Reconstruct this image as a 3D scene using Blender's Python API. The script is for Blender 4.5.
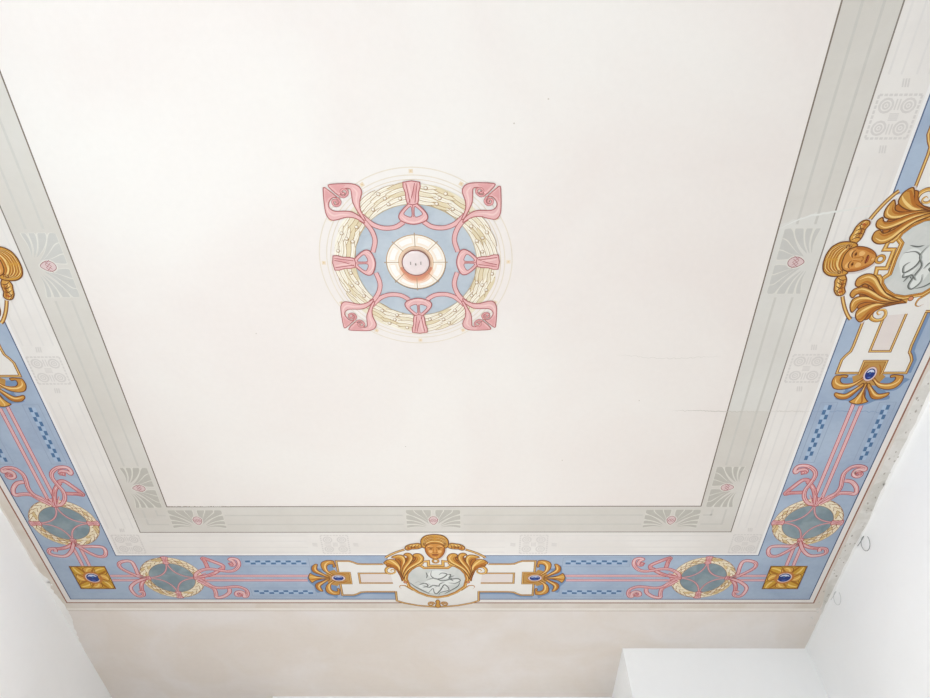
import bpy, math, random
from mathutils import Matrix, Vector
from mathutils.geometry import tessellate_polygon
random.seed(7)
PI = math.pi
for o in list(bpy.data.objects):
    bpy.data.objects.remove(o)
SC = bpy.context.scene
COL = SC.collection

# ------------------------------------------------------------------ camera
S = 2.1                     # metres per design unit (the eye is 2.1 m under the ceiling)
EYE = 1.5
ZC = EYE + S                # ceiling height 3.6 m
CX, CY = -.0897 * S, .4866 * S   # centre of the painted ceiling
cam_d = bpy.data.cameras.new('camera')
cam_d.sensor_width = 36
cam_d.lens = 639.19 / 930 * 36
cam = bpy.data.objects.new('camera', cam_d)
COL.objects.link(cam)
cam.matrix_world = (Matrix.Translation((0, 0, EYE)) @ Matrix.Rotation(math.radians(1.1388), 4, 'Z')
                    @ Matrix.Rotation(math.radians(90 + 56.4615), 4, 'X') @ Matrix.Rotation(math.radians(.7198), 4, 'Z'))
SC.camera = cam
# ------------------------------------------------------------------ light and exposure
SC.view_settings.view_transform = 'Standard'
SC.view_settings.look = 'None'
SC.view_settings.gamma = 1
SC.view_settings.use_curve_mapping = False
SC.view_settings.exposure = -1.46
w = bpy.data.worlds.new('sky')
SC.world = w
w.use_nodes = True
w.node_tree.nodes['Background'].inputs[0].default_value = (.75, .88, 1, 1)
w.node_tree.nodes['Background'].inputs[1].default_value = 1.5
XL, XR = CX - .980 * S, CX + .9905 * S      # left / right wall
YB, YBOX, YREC = CY + 1.400 * S, CY + 1.1525 * S, CY + 1.60 * S   # back wall, boxed corner, recess
YF = CY - 1.20 * S                           # wall behind the camera


def area_light(name, loc, rot, sx, sy, power, col):
    d = bpy.data.lights.new(name, 'AREA')
    d.shape = 'RECTANGLE'
    d.size, d.size_y, d.energy, d.color = sx, sy, power, col
    o = bpy.data.objects.new(name, d)
    o.location, o.rotation_euler = loc, rot
    COL.objects.link(o)


WF = [(-1.25, .95), (.95, .95)]              # two windows in the wall behind the camera: x centre, width
WZ0, WZ1 = .75, 3.0
TILT = math.radians(35)                      # skylight comes down through the openings
for i, (wx, ww) in enumerate(WF):
    area_light('window_and_fill_light', (wx, YF - .45, 2.1), (math.radians(90) - (TILT * .15, TILT)[i], 0, 0), ww + .3, 2.2,
                 (270, 120)[i], ((.80, .92, 1), (.86, .94, 1))[i])
# french window in the left wall
LW0, LW1, LZ0, LZ1 = .1, 1.3, .1, 2.55
area_light('window_and_fill_light', (XL - .45, (LW0 + LW1) / 2, 1.7), (0, -math.radians(90) + TILT * .22, 0), 2.4, LW1 - LW0 + .3,
             250, (.80, .92, 1))
# unseen french window added in the chimney-breast wall to light the ceiling ahead
BW0, BW1, BZ0, BZ1 = -.75, .55, .1, 2.6
area_light('window_and_fill_light', ((BW0 + BW1) / 2, YB + .45, 1.7), (-math.radians(90) + TILT, 0, 0), BW1 - BW0 + .3, 2.4,
             340, (.97, .98, 1))
# unseen window added in the right wall to brighten the left wall
RW0, RW1, RZ0, RZ1 = -1.15, .15, .9, 2.5
area_light('window_and_fill_light', (XR + .45, (RW0 + RW1) / 2, 2.0), (0, math.radians(90) - TILT * .8, 0), 1.9, RW1 - RW0 + .3,
             130, (.96, .97, 1))


# ------------------------------------------------------------------ materials
def lin(c):
    c /= 255
    return c / 12.92 if c < .04045 else ((c + .055) / 1.055) ** 2.4


K = .68 / lin(240)
MATS = {}


def mat(rgb, var=.05, scale=14, rough=.85, fine=True, bump=0, name=None):
    """paint or plaster of the colour rgb, mottled a little by two noises"""
    key = (rgb, var, scale, rough, bump)
    if key in MATS:
        return MATS[key]
    m = bpy.data.materials.new(name or 'paint_%02x%02x%02x' % rgb)
    m.use_nodes = True
    nt = m.node_tree
    b = nt.nodes['Principled BSDF']
    b.inputs['Roughness'].default_value = rough
    b.inputs['Specular IOR Level'].default_value = .15
    base = [min(.92, lin(c) * K) for c in rgb]
    geo = nt.nodes.new('ShaderNodeNewGeometry')
    n1 = nt.nodes.new('ShaderNodeTexNoise')
    n1.inputs['Scale'].default_value = scale
    n1.inputs['Detail'].default_value = 4
    n2 = nt.nodes.new('ShaderNodeTexNoise')
    n2.inputs['Scale'].default_value = scale * 9
    n2.inputs['Detail'].default_value = 3
    for n in (n1, n2):
        nt.links.new(geo.outputs['Position'], n.inputs['Vector'])
    add = nt.nodes.new('ShaderNodeMath')
    add.operation = 'ADD'
    nt.links.new(n1.outputs[0], add.inputs[0])
    nt.links.new(n2.outputs[0], add.inputs[1])
    mr = nt.nodes.new('ShaderNodeMapRange')
    mr.inputs['From Min'].default_value = .6
    mr.inputs['From Max'].default_value = 1.4
    mr.inputs['To Min'].default_value = 1 - var
    mr.inputs['To Max'].default_value = 1 + var
    nt.links.new(add.outputs[0], mr.inputs['Value'])
    mul = nt.nodes.new('ShaderNodeVectorMath')
    mul.operation = 'SCALE'
    mul.inputs[0].default_value = base
    nt.links.new(mr.outputs[0], mul.inputs['Scale'])
    nt.links.new(mul.outputs[0], b.inputs['Base Color'])
    if bump:
        bp = nt.nodes.new('ShaderNodeBump')
        bp.inputs['Strength'].default_value = bump
        bp.inputs['Distance'].default_value = .004
        nt.links.new(n2.outputs[0], bp.inputs['Height'])
        nt.links.new(bp.outputs[0], b.inputs['Normal'])
    MATS[key] = m
    return m


def plaster(name, rgb, rgb2, scale, lo=.45, hi=.62, scale2=60, var=.03, rough=.9, bump=.15):
    """two tones blended by a large noise, with a fine grain on top"""
    m = mat(rgb, var, scale2, rough, bump=bump, name=name)
    MATS.pop((rgb, var, scale2, rough, bump))
    nt = m.node_tree
    geo = nt.nodes.new('ShaderNodeNewGeometry')
    n = nt.nodes.new('ShaderNodeTexNoise')
    n.inputs['Scale'].default_value = scale
    n.inputs['Detail'].default_value = 5
    n.inputs['Distortion'].default_value = .6
    nt.links.new(geo.outputs['Position'], n.inputs['Vector'])
    mr = nt.nodes.new('ShaderNodeMapRange')
    mr.inputs['From Min'].default_value = lo
    mr.inputs['From Max'].default_value = hi
    nt.links.new(n.outputs[0], mr.inputs['Value'])
    mx = nt.nodes.new('ShaderNodeMix')
    mx.data_type = 'RGBA'
    mx.inputs['A'].default_value = [min(.92, lin(c) * K) for c in rgb] + [1]
    mx.inputs['B'].default_value = [min(.92, lin(c) * K) for c in rgb2] + [1]
    nt.links.new(mr.outputs[0], mx.inputs['Factor'])
    sc_ = [x for x in nt.nodes if x.type == 'VECT_MATH'][0]
    nt.links.new(mx.outputs['Result'], sc_.inputs[0])
    return m


FIELD = plaster('ceiling_distemper', (241, 236, 231), (238, 230, 225), 1.3, .35, .65, 45, .016, bump=.10)
GREYB = plaster('grey_green_band_paint', (221, 217, 210), (215, 210, 202), 3.0, .35, .65, 40, .02)
WHITEB = plaster('pale_band_paint', (240, 236, 231), (234, 229, 224), 3.0, .35, .65, 40, .018)
BLUEB = plaster('blue_band_paint', (178, 194, 214), (166, 182, 205), 5.0, .35, .65, 45, .05)
MARGIN = plaster('old_margin_plaster', (250, 244, 240), (244, 235, 226), 2.2, .38, .62, 30, .02)
ROUGHM = plaster('scraped_plaster', (245, 242, 237), (229, 226, 218), 9, .42, .60, 70, .05, bump=.5)
WALL = plaster('white_wall_paint', (268, 267, 266), (266, 265, 264), 1.5, .4, .6, 30, .008, bump=.08)
FLOOR = plaster('terrazzo_floor', (226, 208, 192), (212, 194, 176), 8, .4, .6, 50, .05)
G_MID, G_LITE, G_DEEP, G_LINE = mat((214, 160, 80), .12, 60), mat((245, 210, 135), .06, 40), mat((186, 116, 52), .1, 60), mat((122, 76, 46), .05)
PINK, RED, PINKD = mat((233, 186, 186), .06, 40), mat((186, 80, 82), .05), mat((216, 146, 148), .05)


# ------------------------------------------------------------------ drawing on the ceiling plane
def smooth(p, closed=False, n=6):
    """Catmull-Rom"""
    if len(p) < 3:
        return list(p)
    out, N = [], len(p)
    for i in range(N if closed else N - 1):
        if closed:
            a, b, c, d = p[i - 1], p[i], p[(i + 1) % N], p[(i + 2) % N]
        else:
            a, b, c, d = p[max(i - 1, 0)], p[i], p[i + 1], p[min(i + 2, N - 1)]
        for k in range(n):
            t = k / n
            out.append(tuple(.5 * (2 * b[j] + (c[j] - a[j]) * t + (2 * a[j] - 5 * b[j] + 4 * c[j] - d[j]) * t * t
                                   + (3 * b[j] - a[j] - 3 * c[j] + d[j]) * t ** 3) for j in (0, 1)))
    if not closed:
        out.append(p[-1])
    return out


def circ(x, y, r, n=40, ry=None):
    ry = ry or r
    return [(x + r * math.cos(2 * PI * i / n), y + ry * math.sin(2 * PI * i / n)) for i in range(n)]


def arc(x, y, r, a0, a1, n=24, ry=None):
    ry = ry or r
    return [(x + r * math.cos(a0 + (a1 - a0) * i / n), y + ry * math.sin(a0 + (a1 - a0) * i / n)) for i in range(n + 1)]


def spiral(x, y, r0, r1, a0, turns, n=26):
    return [(x + (r0 + (r1 - r0) * i / n) * math.cos(a0 + 2 * PI * turns * i / n),
             y + (r0 + (r1 - r0) * i / n) * math.sin(a0 + 2 * PI * turns * i / n)) for i in range(n + 1)]


def mir(p, ax=0):
    return [(-a, b) if ax == 0 else (a, -b) for a, b in p]


def xform(p, ang=0, dx=0, dy=0, k=1):
    c, s_ = math.cos(ang) * k, math.sin(ang) * k
    return [(a * c - b * s_ + dx, a * s_ + b * c + dy) for a, b in p]


def resample(p, n):
    L = [0]
    for a, b in zip(p, p[1:]):
        L.append(L[-1] + math.dist(a, b))
    out, j = [], 0
    for i in range(n):
        d = L[-1] * i / (n - 1)
        while j < len(L) - 2 and L[j + 1] < d:
            j += 1
        t = (d - L[j]) / max(L[j + 1] - L[j], 1e-9)
        out.append((p[j][0] + (p[j + 1][0] - p[j][0]) * t, p[j][1] + (p[j + 1][1] - p[j][1]) * t))
    return out


DZ = .00010
class Paint:
    """flat coats of paint, one above the other, that end up as one mesh"""
    def __init__(self, base=.0006):
        self.v, self.f, self.m, self.mats, self.z, self.mirror = [], [], [], [], base, False

    def up(self, k=1):
        self.z += DZ * k
        return self

    def _mi(self, m):
        if m not in self.mats:
            self.mats.append(m)
        return self.mats.index(m)

    def fill(self, p, m):
        self.up()
        n0 = len(self.v)
        self.v += [(a, b, self.z) for a, b in p]
        tris = tessellate_polygon([[Vector((a, b, 0)) for a, b in p]])
        for t in tris:
            self.f.append([n0 + i for i in t])
            self.m.append(self._mi(m))
        return self

    def band(self, p, q, m, closed=True):
        """quads between two lines of equal length"""
        self.up()
        n0, n = len(self.v), len(p)
        self.v += [(a, b, self.z) for a, b in p] + [(a, b, self.z) for a, b in q]
        for i in range(n if closed else n - 1):
            j = (i + 1) % n
            self.f.append([n0 + i, n0 + j, n0 + n + j, n0 + n + i])
            self.m.append(self._mi(m))
        return self

    def ring(self, x, y, r0, r1, m, n=64):
        return self.band(circ(x, y, r0, n), circ(x, y, r1, n), m)

    def stroke(self, p, w_, m, closed=False, taper=0, sm=5):
        """brush line of width w_; taper 1 thins the end, 2 thins both ends"""
        q = smooth(p, closed, sm) if sm else list(p)
        n = len(q)
        A, B = [], []
        for i in range(n):
            a = q[i - 1] if (closed or i) else q[0]
            b = q[(i + 1) % n] if (closed or i < n - 1) else q[-1]
            dx, dy = b[0] - a[0], b[1] - a[1]
            L = math.hypot(dx, dy) or 1
            h = w_ / 2
            if not sm and (closed or 0 < i < n - 1):       # mitre on polygons
                p0, p1 = q[i - 1], q[i]
                l1 = math.hypot(p1[0] - p0[0], p1[1] - p0[1]) or 1
                n1 = (-(p1[1] - p0[1]) / l1, (p1[0] - p0[0]) / l1)
                nn = (-dy / L, dx / L)
                h = h / max(.45, n1[0] * nn[0] + n1[1] * nn[1])
                p2 = b
                l2 = math.hypot(p2[0] - p1[0], p2[1] - p1[1]) or 1
                n2 = (-(p2[1] - p1[1]) / l2, (p2[0] - p1[0]) / l2)
                mx, my = n1[0] + n2[0], n1[1] + n2[1]
                ml = math.hypot(mx, my) or 1
                mx, my = mx / ml, my / ml
                h = (w_ / 2) / max(.35, mx * n1[0] + my * n1[1])
                A.append((q[i][0] + mx * h, q[i][1] + my * h))
                B.append((q[i][0] - mx * h, q[i][1] - my * h))
                continue
            t = i / (n - 1)
            if taper == 1:
                h *= max(.12, 1 - t ** 2)
            elif taper == 2:
                h *= max(.12, math.sin(PI * t) ** .6)
            elif taper == -1:
                h *= max(.12, t ** .7)
            A.append((q[i][0] - dy / L * h, q[i][1] + dx / L * h))
            B.append((q[i][0] + dy / L * h, q[i][1] - dx / L * h))
        return self.band(A, B, m, closed)

    def shape(self, p, m, line=None, w_=.0018, sm=4):
        q = smooth(p, True, sm) if sm else list(p)
        self.fill(q, m)
        if line:
            self.stroke(q, w_, line, True, 0, 0)
        return self

    def ribbon(self, p, w_, m, line, e=.0014, taper=0, closed=False):
        self.stroke(p, w_, line, closed, taper)
        self.stroke(p, w_ - 2 * e, m, closed, taper)
        return self

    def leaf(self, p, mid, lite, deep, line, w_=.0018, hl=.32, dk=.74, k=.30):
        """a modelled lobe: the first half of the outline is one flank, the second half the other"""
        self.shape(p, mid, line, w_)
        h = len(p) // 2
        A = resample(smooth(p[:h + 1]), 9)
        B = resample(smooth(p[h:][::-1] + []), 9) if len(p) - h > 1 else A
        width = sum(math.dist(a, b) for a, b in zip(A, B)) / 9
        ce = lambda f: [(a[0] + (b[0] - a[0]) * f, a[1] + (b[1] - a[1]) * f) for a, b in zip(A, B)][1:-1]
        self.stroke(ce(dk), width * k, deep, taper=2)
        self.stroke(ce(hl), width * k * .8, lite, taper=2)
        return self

    def build(self, name, parent, M, origin):
        """M: map from the design plane to world x, y"""
        ox, oy, oz = origin
        vs = []
        for a, b, z in self.v:
            x, y = M(a, b)
            vs.append((x - ox, y - oy, ZC - z * .12 - oz))
        me = bpy.data.meshes.new(name)
        fs = []
        for f in self.f:
            c = [vs[i] for i in f]
            nz = 0
            for i in range(len(c)):
                j = (i + 1) % len(c)
                nz += c[i][0] * c[j][1] - c[j][0] * c[i][1]
            fs.append(f[::-1] if nz > 0 else f)          # face the room
        me.from_pydata(vs, [], fs)
        for m in self.mats:
            me.materials.append(m)
        me.polygons.foreach_set('material_index', self.m)
        me.update()
        o = bpy.data.objects.new(name, me)
        COL.objects.link(o)
        if parent:
            o.parent = parent
        else:
            o.location = origin
        return o


def side_map(side, s0=0, t0=0, flip=False):
    """design coordinates of one side of the square: s along it, t outwards from the centre"""
    def M(s, t):
        if flip:
            s = -s
        s, t = s + s0, t + t0
        s *= S
        t *= S
        if side == 'back':
            return CX + s, CY + t
        if side == 'right':
            return CX + t, CY + s
        if side == 'left':
            return CX - t, CY + s
        return CX - s, CY - t
    return M


def tag(o, label=None, cat=None, group=None, kind=None):
    for k, v in (('label', label), ('category', cat), ('group', group), ('kind', kind)):
        if v:
            o[k] = v
    return o


def thing(name, M, label, cat, group=None, at=(0, 0)):
    o = bpy.data.objects.new(name, None)
    x, y = M(*at)
    o.location = (x, y, ZC)
    COL.objects.link(o)
    tag(o, label, cat, group)
    return o, (x, y, ZC)


# ------------------------------------------------------------------ room shell
def mesh_obj(name, vs, fs, m, kind='structure', parent=None):
    me = bpy.data.meshes.new(name)
    me.from_pydata(vs, [], fs)
    for mm in (m if isinstance(m, list) else [m]):
        me.materials.append(mm)
    me.update()
    o = bpy.data.objects.new(name, me)
    COL.objects.link(o)
    if parent:
        o.parent = parent
    elif kind:
        o['kind'] = kind
    return o


def boxes(name, bl, m, parent=None, kind='structure'):
    vs, fs = [], []
    for x0, y0, z0, x1, y1, z1 in bl:
        n = len(vs)
        vs += [(x, y, z) for z in (z0, z1) for y in (y0, y1) for x in (x0, x1)]
        fs += [[n + i for i in f] for f in ((0, 2, 3, 1), (4, 5, 7, 6), (0, 1, 5, 4), (2, 6, 7, 3), (0, 4, 6, 2), (1, 3, 7, 5))]
    return mesh_obj(name, vs, fs, m, kind, parent)


T = .22
boxes('floor', [(XL - T, YF - T, -.2, XR + T, YREC + T, 0)], FLOOR)
ceil = boxes('ceiling', [(XL - T, YF - T, ZC, XR + T, YREC + T, ZC + .2)], MARGIN)
boxes('wall_right', [(XR, YF - T, 0, XR + T, RW0, ZC), (XR, RW1, 0, XR + T, YREC + T, ZC),
                     (XR, RW0, 0, XR + T, RW1, RZ0), (XR, RW0, RZ1, XR + T, RW1, ZC)], WALL)
boxes('wall_left', [(XL - T, YF - T, 0, XL, LW0, ZC), (XL - T, LW1, 0, XL, YREC + T, ZC),
                    (XL - T, LW0, 0, XL, LW1, LZ0), (XL - T, LW0, LZ1, XL, LW1, ZC)], WALL)
xs = [XL]
for wx, ww in WF:
    xs += [wx - ww / 2, wx + ww / 2]
xs.append(XR)
bl = [(xs[i], YF - T, 0, xs[i + 1], YF, ZC) for i in (0, 2, 4)]
for wx, ww in WF:
    bl += [(wx - ww / 2, YF - T, 0, wx + ww / 2, YF, WZ0), (wx - ww / 2, YF - T, WZ1, wx + ww / 2, YF, ZC)]
boxes('wall_front', bl, WALL)
XB0, XB1 = CX - .501 * S, CX + .4948 * S
boxes('wall_back', [(XL, YREC, 0, XB0, YREC + T, ZC), (XB0, YB, 0, BW0, YB + T, ZC), (BW1, YB, 0, XB1, YB + T, ZC),
                    (BW0, YB, 0, BW1, YB + T, BZ0), (BW0, YB, BZ1, BW1, YB + T, ZC), (XB0, YB + T, 0, XB0 + .1, YREC + T, ZC),
                    (XB1, YBOX, 0, XR, YREC + T, ZC)], WALL)
# window frames, all out of view
FRAMEM = mat((235, 233, 228), .02, 20, .5, name='window_frame_paint')
for i, (wx, ww) in enumerate(WF):
    a, b = wx - ww / 2, wx + ww / 2
    boxes('window_%d' % (i + 1), [(a, YF - .16, WZ0, a + .05, YF - .11, WZ1), (b - .05, YF - .16, WZ0, b, YF - .11, WZ1),
          (wx - .03, YF - .16, WZ0, wx + .03, YF - .11, WZ1), (a, YF - .16, WZ0, b, YF - .11, WZ0 + .06),
          (a, YF - .16, WZ1 - .06, b, YF - .11, WZ1), (a, YF - .16, 2.2, b, YF - .11, 2.24)], FRAMEM)
boxes('window_3', [(XL - .16, LW0, LZ0, XL - .11, LW0 + .05, LZ1), (XL - .16, LW1 - .05, LZ0, XL - .11, LW1, LZ1),
      (XL - .16, (LW0 + LW1) / 2 - .03, LZ0, XL - .11, (LW0 + LW1) / 2 + .03, LZ1),
      (XL - .16, LW0, LZ0, XL - .11, LW1, LZ0 + .06), (XL - .16, LW0, LZ1 - .06, XL - .11, LW1, LZ1)], FRAMEM)

boxes('window_4', [(BW0, YB + .11, BZ0, BW0 + .05, YB + .16, BZ1), (BW1 - .05, YB + .11, BZ0, BW1, YB + .16, BZ1),  # frame for the added back opening that lets in fill light
      ((BW0 + BW1) / 2 - .03, YB + .11, BZ0, (BW0 + BW1) / 2 + .03, YB + .16, BZ1),
      (BW0, YB + .11, BZ0, BW1, YB + .16, BZ0 + .06), (BW0, YB + .11, BZ1 - .06, BW1, YB + .16, BZ1)], FRAMEM)

boxes('window_5', [(XR + .11, RW0, RZ0, XR + .16, RW0 + .05, RZ1), (XR + .11, RW1 - .05, RZ0, XR + .16, RW1, RZ1),  # frame for the added right-hand opening, also there for fill light
      (XR + .11, (RW0 + RW1) / 2 - .03, RZ0, XR + .16, (RW0 + RW1) / 2 + .03, RZ1),
      (XR + .11, RW0, RZ0, XR + .16, RW1, RZ0 + .06), (XR + .11, RW0, RZ1 - .06, XR + .16, RW1, RZ1)], FRAMEM)
# painted field and bands of the ceiling: each a thin coat under the slab
CENT = lambda a, b: (CX + a * S, CY + b * S)
ORG = (CX, CY, ZC)
TF, TG, TW, TB, TE = .5998, .6850, .7682, .9370, .9520


def sq(t):
    return [(-t, -t), (t, -t), (t, t), (-t, t)]


def coat(name, draw, parent=None, z=.0001):
    P = Paint(z)
    draw(P)
    o = P.build(name, None, CENT, ORG)
    o['kind'] = 'structure'
    return o


coat('trim_1', lambda P: P.fill(sq(TF), FIELD))
LN1 = mat((128, 116, 104), .15, 30)
LN2 = mat((140, 132, 122), .15, 30)
FAINTG = mat((208, 205, 198), .05, 30)
FAINTW = mat((231, 227, 223), .03, 30)


def frame_line(P, t, w_, m):
    P.band(sq(t - w_ / 2), sq(t + w_ / 2), m)


def dashes(P, t, w_, m, gaps, lim):
    """straight line on the four sides at distance t, broken where motifs sit"""
    for side in ('back', 'right', 'left', 'front'):
        Mx = side_map(side)
        cur = -lim
        for g0, g1 in gaps + [(lim, lim)]:
            if g0 > cur:
                pts = []
                for s, tt in ((cur, t - w_ / 2), (g0, t - w_ / 2), (g0, t + w_ / 2), (cur, t + w_ / 2)):
                    x, y = Mx(s, tt)
                    pts.append(((x - CX) / S, (y - CY) / S))
                P.fill(pts, m)
                P.z -= DZ
            cur = g1
    P.up()


def greyb(P):
    P.band(sq(TF), sq(TG), GREYB)
    rnd = random.Random(3)                      # paler retouched length of the right-hand band
    n = 24
    low = [(TF + (TG - TF) * i / n, -.068 - .022 * min(1, i / 16) + rnd.uniform(-.002, .002)) for i in range(n + 1)]
    high = [(a, .329 + rnd.uniform(-.001, .001)) for a, b in low]
    P.band(low, high, plaster('retouched_band_paint', (225, 223, 217), (220, 217, 211), 3.0, .35, .65, 40, .02), False)
    gaps = [(-.610, -.475), (-.069, .069), (.475, .610)]
    dashes(P, .6285, .0042, FAINTG, gaps, .63)
    dashes(P, .6585, .0042, FAINTG, gaps, .66)
    frame_line(P, TF, .0025, LN1)
    frame_line(P, TG, .0024, LN2)


def whiteb(P):
    P.band(sq(TG), sq(TW), WHITEB)
    gaps = [(-.300, -.165), (.165, .300)]
    for t in (.6975, .716, .738, .7555):
        dashes(P, t, .0032, FAINTW, gaps, .672)
    frame_line(P, TW - .004, .005, mat((246, 244, 242), .02))
    frame_line(P, TW, .0022, mat((92, 106, 136), .1))


def blueb(P):
    P.band(sq(TW), sq(TB), BLUEB)
    frame_line(P, TB, .0026, mat((88, 100, 128), .1))


def outer(P):
    P.band(sq(TB), sq(TE), mat((243, 238, 233), .03, 30))
    P.band(sq(TE), sq(.9745), plaster('margin_edge_paint', (238, 230, 221), (231, 221, 209), 6, .4, .6, 40, .03))
    frame_line(P, TE, .0036, mat((158, 112, 92), .15, 30))
    P.fill([(-.96, .9845), (.97, .9845), (.97, .9870), (-.96, .9870)], mat((214, 202, 190), .1, 9))
    P.fill([(-.96, .9745), (.97, .9745), (.97, .9840), (-.96, .9840)], mat((249, 243, 235), .05, 9))


coat('trim_2', greyb)
coat('trim_3', whiteb)
coat('trim_4', blueb)
coat('trim_5', outer)


# ragged plaster along the side walls, where the wall finish was brought up to the ceiling
def ragged(side, s0, s1, t0, t1, m, name, rough, seed, z=.0008, th=.0015):
    rnd = random.Random(seed)
    n = 90
    A, B = [], []
    v = 0
    for i in range(n + 1):
        s = s0 + (s1 - s0) * i / n
        v = v * .75 + rnd.uniform(-1, 1) * rough * .5
        tt = (t0 if not callable(t0) else t0(s)) + v + rnd.uniform(-1, 1) * rough * .25
        A.append((s, min(tt, t1 - .0005)))
        B.append((s, t1))
    P = Paint(z)
    P.band(A, B, m, False)
    o = P.build(name, ceil, side_map(side), (0, 0, 0))
    return o


WHITEP = mat((266, 265, 263), .02, 20, .9, bump=.3, name='wall_plaster_skim')
ragged('left', .30, 1.16, lambda s: .9790 - .0170 * math.exp(-((s - .99) / .10) ** 2) - .010 * math.exp(-((s - .86) / .03) ** 2), .9805, WHITEP, 'plaster_edge', .0055, 3, .0022)
ragged('right', -.2, 1.02, lambda s: .9605 + max(0, s - .86) * .16, .9908, ROUGHM, 'scraped_plaster_strip', .002, 5, .0016)
ragged('right', -.2, 1.155, .9845, .9908, WHITEP, 'plaster_edge', .003, 8, .0022)


def chips(side, spots, m, name, seed, z=.0028):
    rnd = random.Random(seed)
    P = Paint(z)
    for s, t, r in spots:
        k = rnd.randint(6, 9)
        P.fill(smooth([(s + r * 1.6 * rnd.uniform(.5, 1.1) * math.cos(2 * PI * i / k), t + r * rnd.uniform(.5, 1.1) * math.sin(2 * PI * i / k))
                       for i in range(k)], True, 3), m)
        P.z -= DZ
    return P.build(name, ceil, side_map(side), (0, 0, 0))


rnd = random.Random(2)
chips('right', [(rnd.uniform(.25, 1.05), rnd.uniform(.964, .983), rnd.uniform(.001, .0035)) for _ in range(60)], mat((236, 233, 227), .04), 'plaster_flake', 4)
chips('right', [(rnd.uniform(.25, .95), rnd.uniform(.962, .984), rnd.uniform(.001, .0028)) for _ in range(40)], mat((198, 192, 182), .04), 'plaster_chip', 6, .0032)
chips('left', [(.86 + rnd.uniform(-.02, .02), .966 + rnd.uniform(-.006, .006), .003) for _ in range(5)]
      + [(1.0 + rnd.uniform(-.03, .03), .965 + rnd.uniform(-.006, .006), .0035) for _ in range(8)], WHITEP, 'plaster_flake', 9)

# hairline cracks of the old plaster
def crack(pts, w_, m, seed, jit=.0015):
    rnd = random.Random(seed)
    q = resample(pts, 60 if jit > .001 else 30)
    q = [(a + rnd.uniform(-1, 1) * jit * .3, b + rnd.uniform(-1, 1) * jit) for a, b in q]
    P = Paint(.0007)
    P.stroke(q, w_, m, False, 2, 2)
    P.build('plaster_crack', ceil, CENT, (0, 0, 0))


CRK = mat((203, 197, 188), .1)
CRL = mat((222, 217, 210), .05)
crack([(.49, .3260), (.552, .3265), (.60, .3290), (.684, .3290)], .0016, CRK, 1)
crack([(.684, .3290), (.72, .328), (.765, .330)], .0020, CRL, 2)
crack([(.765, .330), (.84, .328), (.935, .333)], .0014, mat((140, 162, 190), .05), 3)
crack([(.602, -.060), (.615, -.070), (.645, -.084), (.684, -.090), (.74, -.100), (.765, -.108)], .0034, mat((232, 232, 227), .03), 4, .0008)
crack([(.36, .19), (.45, .20), (.56, .195)], .0012, CRL, 5)
crack([(-.72, .640), (-.70, .6395), (-.60, .640)], .0014, CRL, 6)
crack([(-.599, .5985), (-.45, .5985)], .0012, CRL, 7)
P = Paint(.0006)
for x, y in ((.205, -.27), (.155, -.235), (-.05, .42), (.42, .30), (.28, .46), (-.31, .14)):
    P.fill(circ(x, y, .0013, 8), mat((205, 196, 184), .1))
    P.z -= DZ
P.build('speck', ceil, CENT, (0, 0, 0))

# ------------------------------------------------------------------ stencilled palmettes in the grey band
PG, PGL = mat((194, 190, 181), .06, 30), mat((226, 223, 214), .03, 30)
PGR = mat((205, 203, 198), .05, 30)


def palmette(side, s0, label, soft=False):
    M = side_map(side, s0, 0)
    t_, O = thing('stencilled_palmette', M, label, 'stencil motif', 'palmettes stencilled in the grey band', (0, .645))
    g = PGR if soft else PG
    base = (0, .669)
    tips = [(.062, .6665, .0042), (.064, .652, .0056), (.064, .634, .0075), (.058, .6140, .0098), (.036, .6090, .0098), (.0150, .6085, .0088)]
    for q in (-1, 1):
        for i, (ts, tt, wd) in enumerate(tips):
            P = Paint(.0007 + .0003 * i + (.0020 if q > 0 else 0))
            cx_, cy_ = q * (.010 + .006 * (i < 3)), .668 - .004 * i
            dx, dy = q * ts - cx_, tt - cy_
            L = math.hypot(dx, dy)
            nx, ny = -dy / L, dx / L
            bend = -q * .004 * (1 if i < 4 else .4)
            mid = lambda f, off: (cx_ + dx * f + nx * (bend * math.sin(PI * f) + off), cy_ + dy * f + ny * (bend * math.sin(PI * f) + off))
            for wk, mm in ((wd + .0022, PGL), (wd, g)):
                lim = .0008 if mm is PGL else 0
                P.fill([(max(-.0615 - lim, min(.0615 + lim, a_)), max(.6110 - lim, b_)) for a_, b_ in
                        smooth([mid(0, 0), mid(.35, wk * .45), mid(.7, wk * .85), mid(.93, wk), mid(1.06, wk * .5), mid(1.03, -wk * .2), mid(1.04, -wk * .7), mid(.85, -wk * .9),
                                mid(.6, -wk * .7), mid(.3, -wk * .35)], True, 3)], mm)
            P.build('leaf', t_, M, O)
    P = Paint(.0050)
    bud = [(0, .6595), (.005, .6555), (.0092, .648), (.0095, .641), (.006, .6345), (0, .632), (-.006, .6345), (-.0095, .641), (-.0092, .648), (-.005, .6555)]
    P.shape([(a * 1.3, .645 + (b - .645) * 1.22) for a, b in bud], PGL)
    P.shape(bud, mat((222, 198, 196), .04, 40), mat((160, 108, 112), .05), .0012)
    for k in (-.006, 0, .006):
        P.stroke([(k - .006, .640), (k + .003, .650)], .0009, mat((176, 120, 124), .05), sm=0)
        P.stroke([(k + .006, .640), (k - .003, .650)], .0009, mat((176, 120, 124), .05), sm=0)
    b = P.build('bud', t_, M, O)
    b['label'] = 'pink cross-hatched bud'


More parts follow.
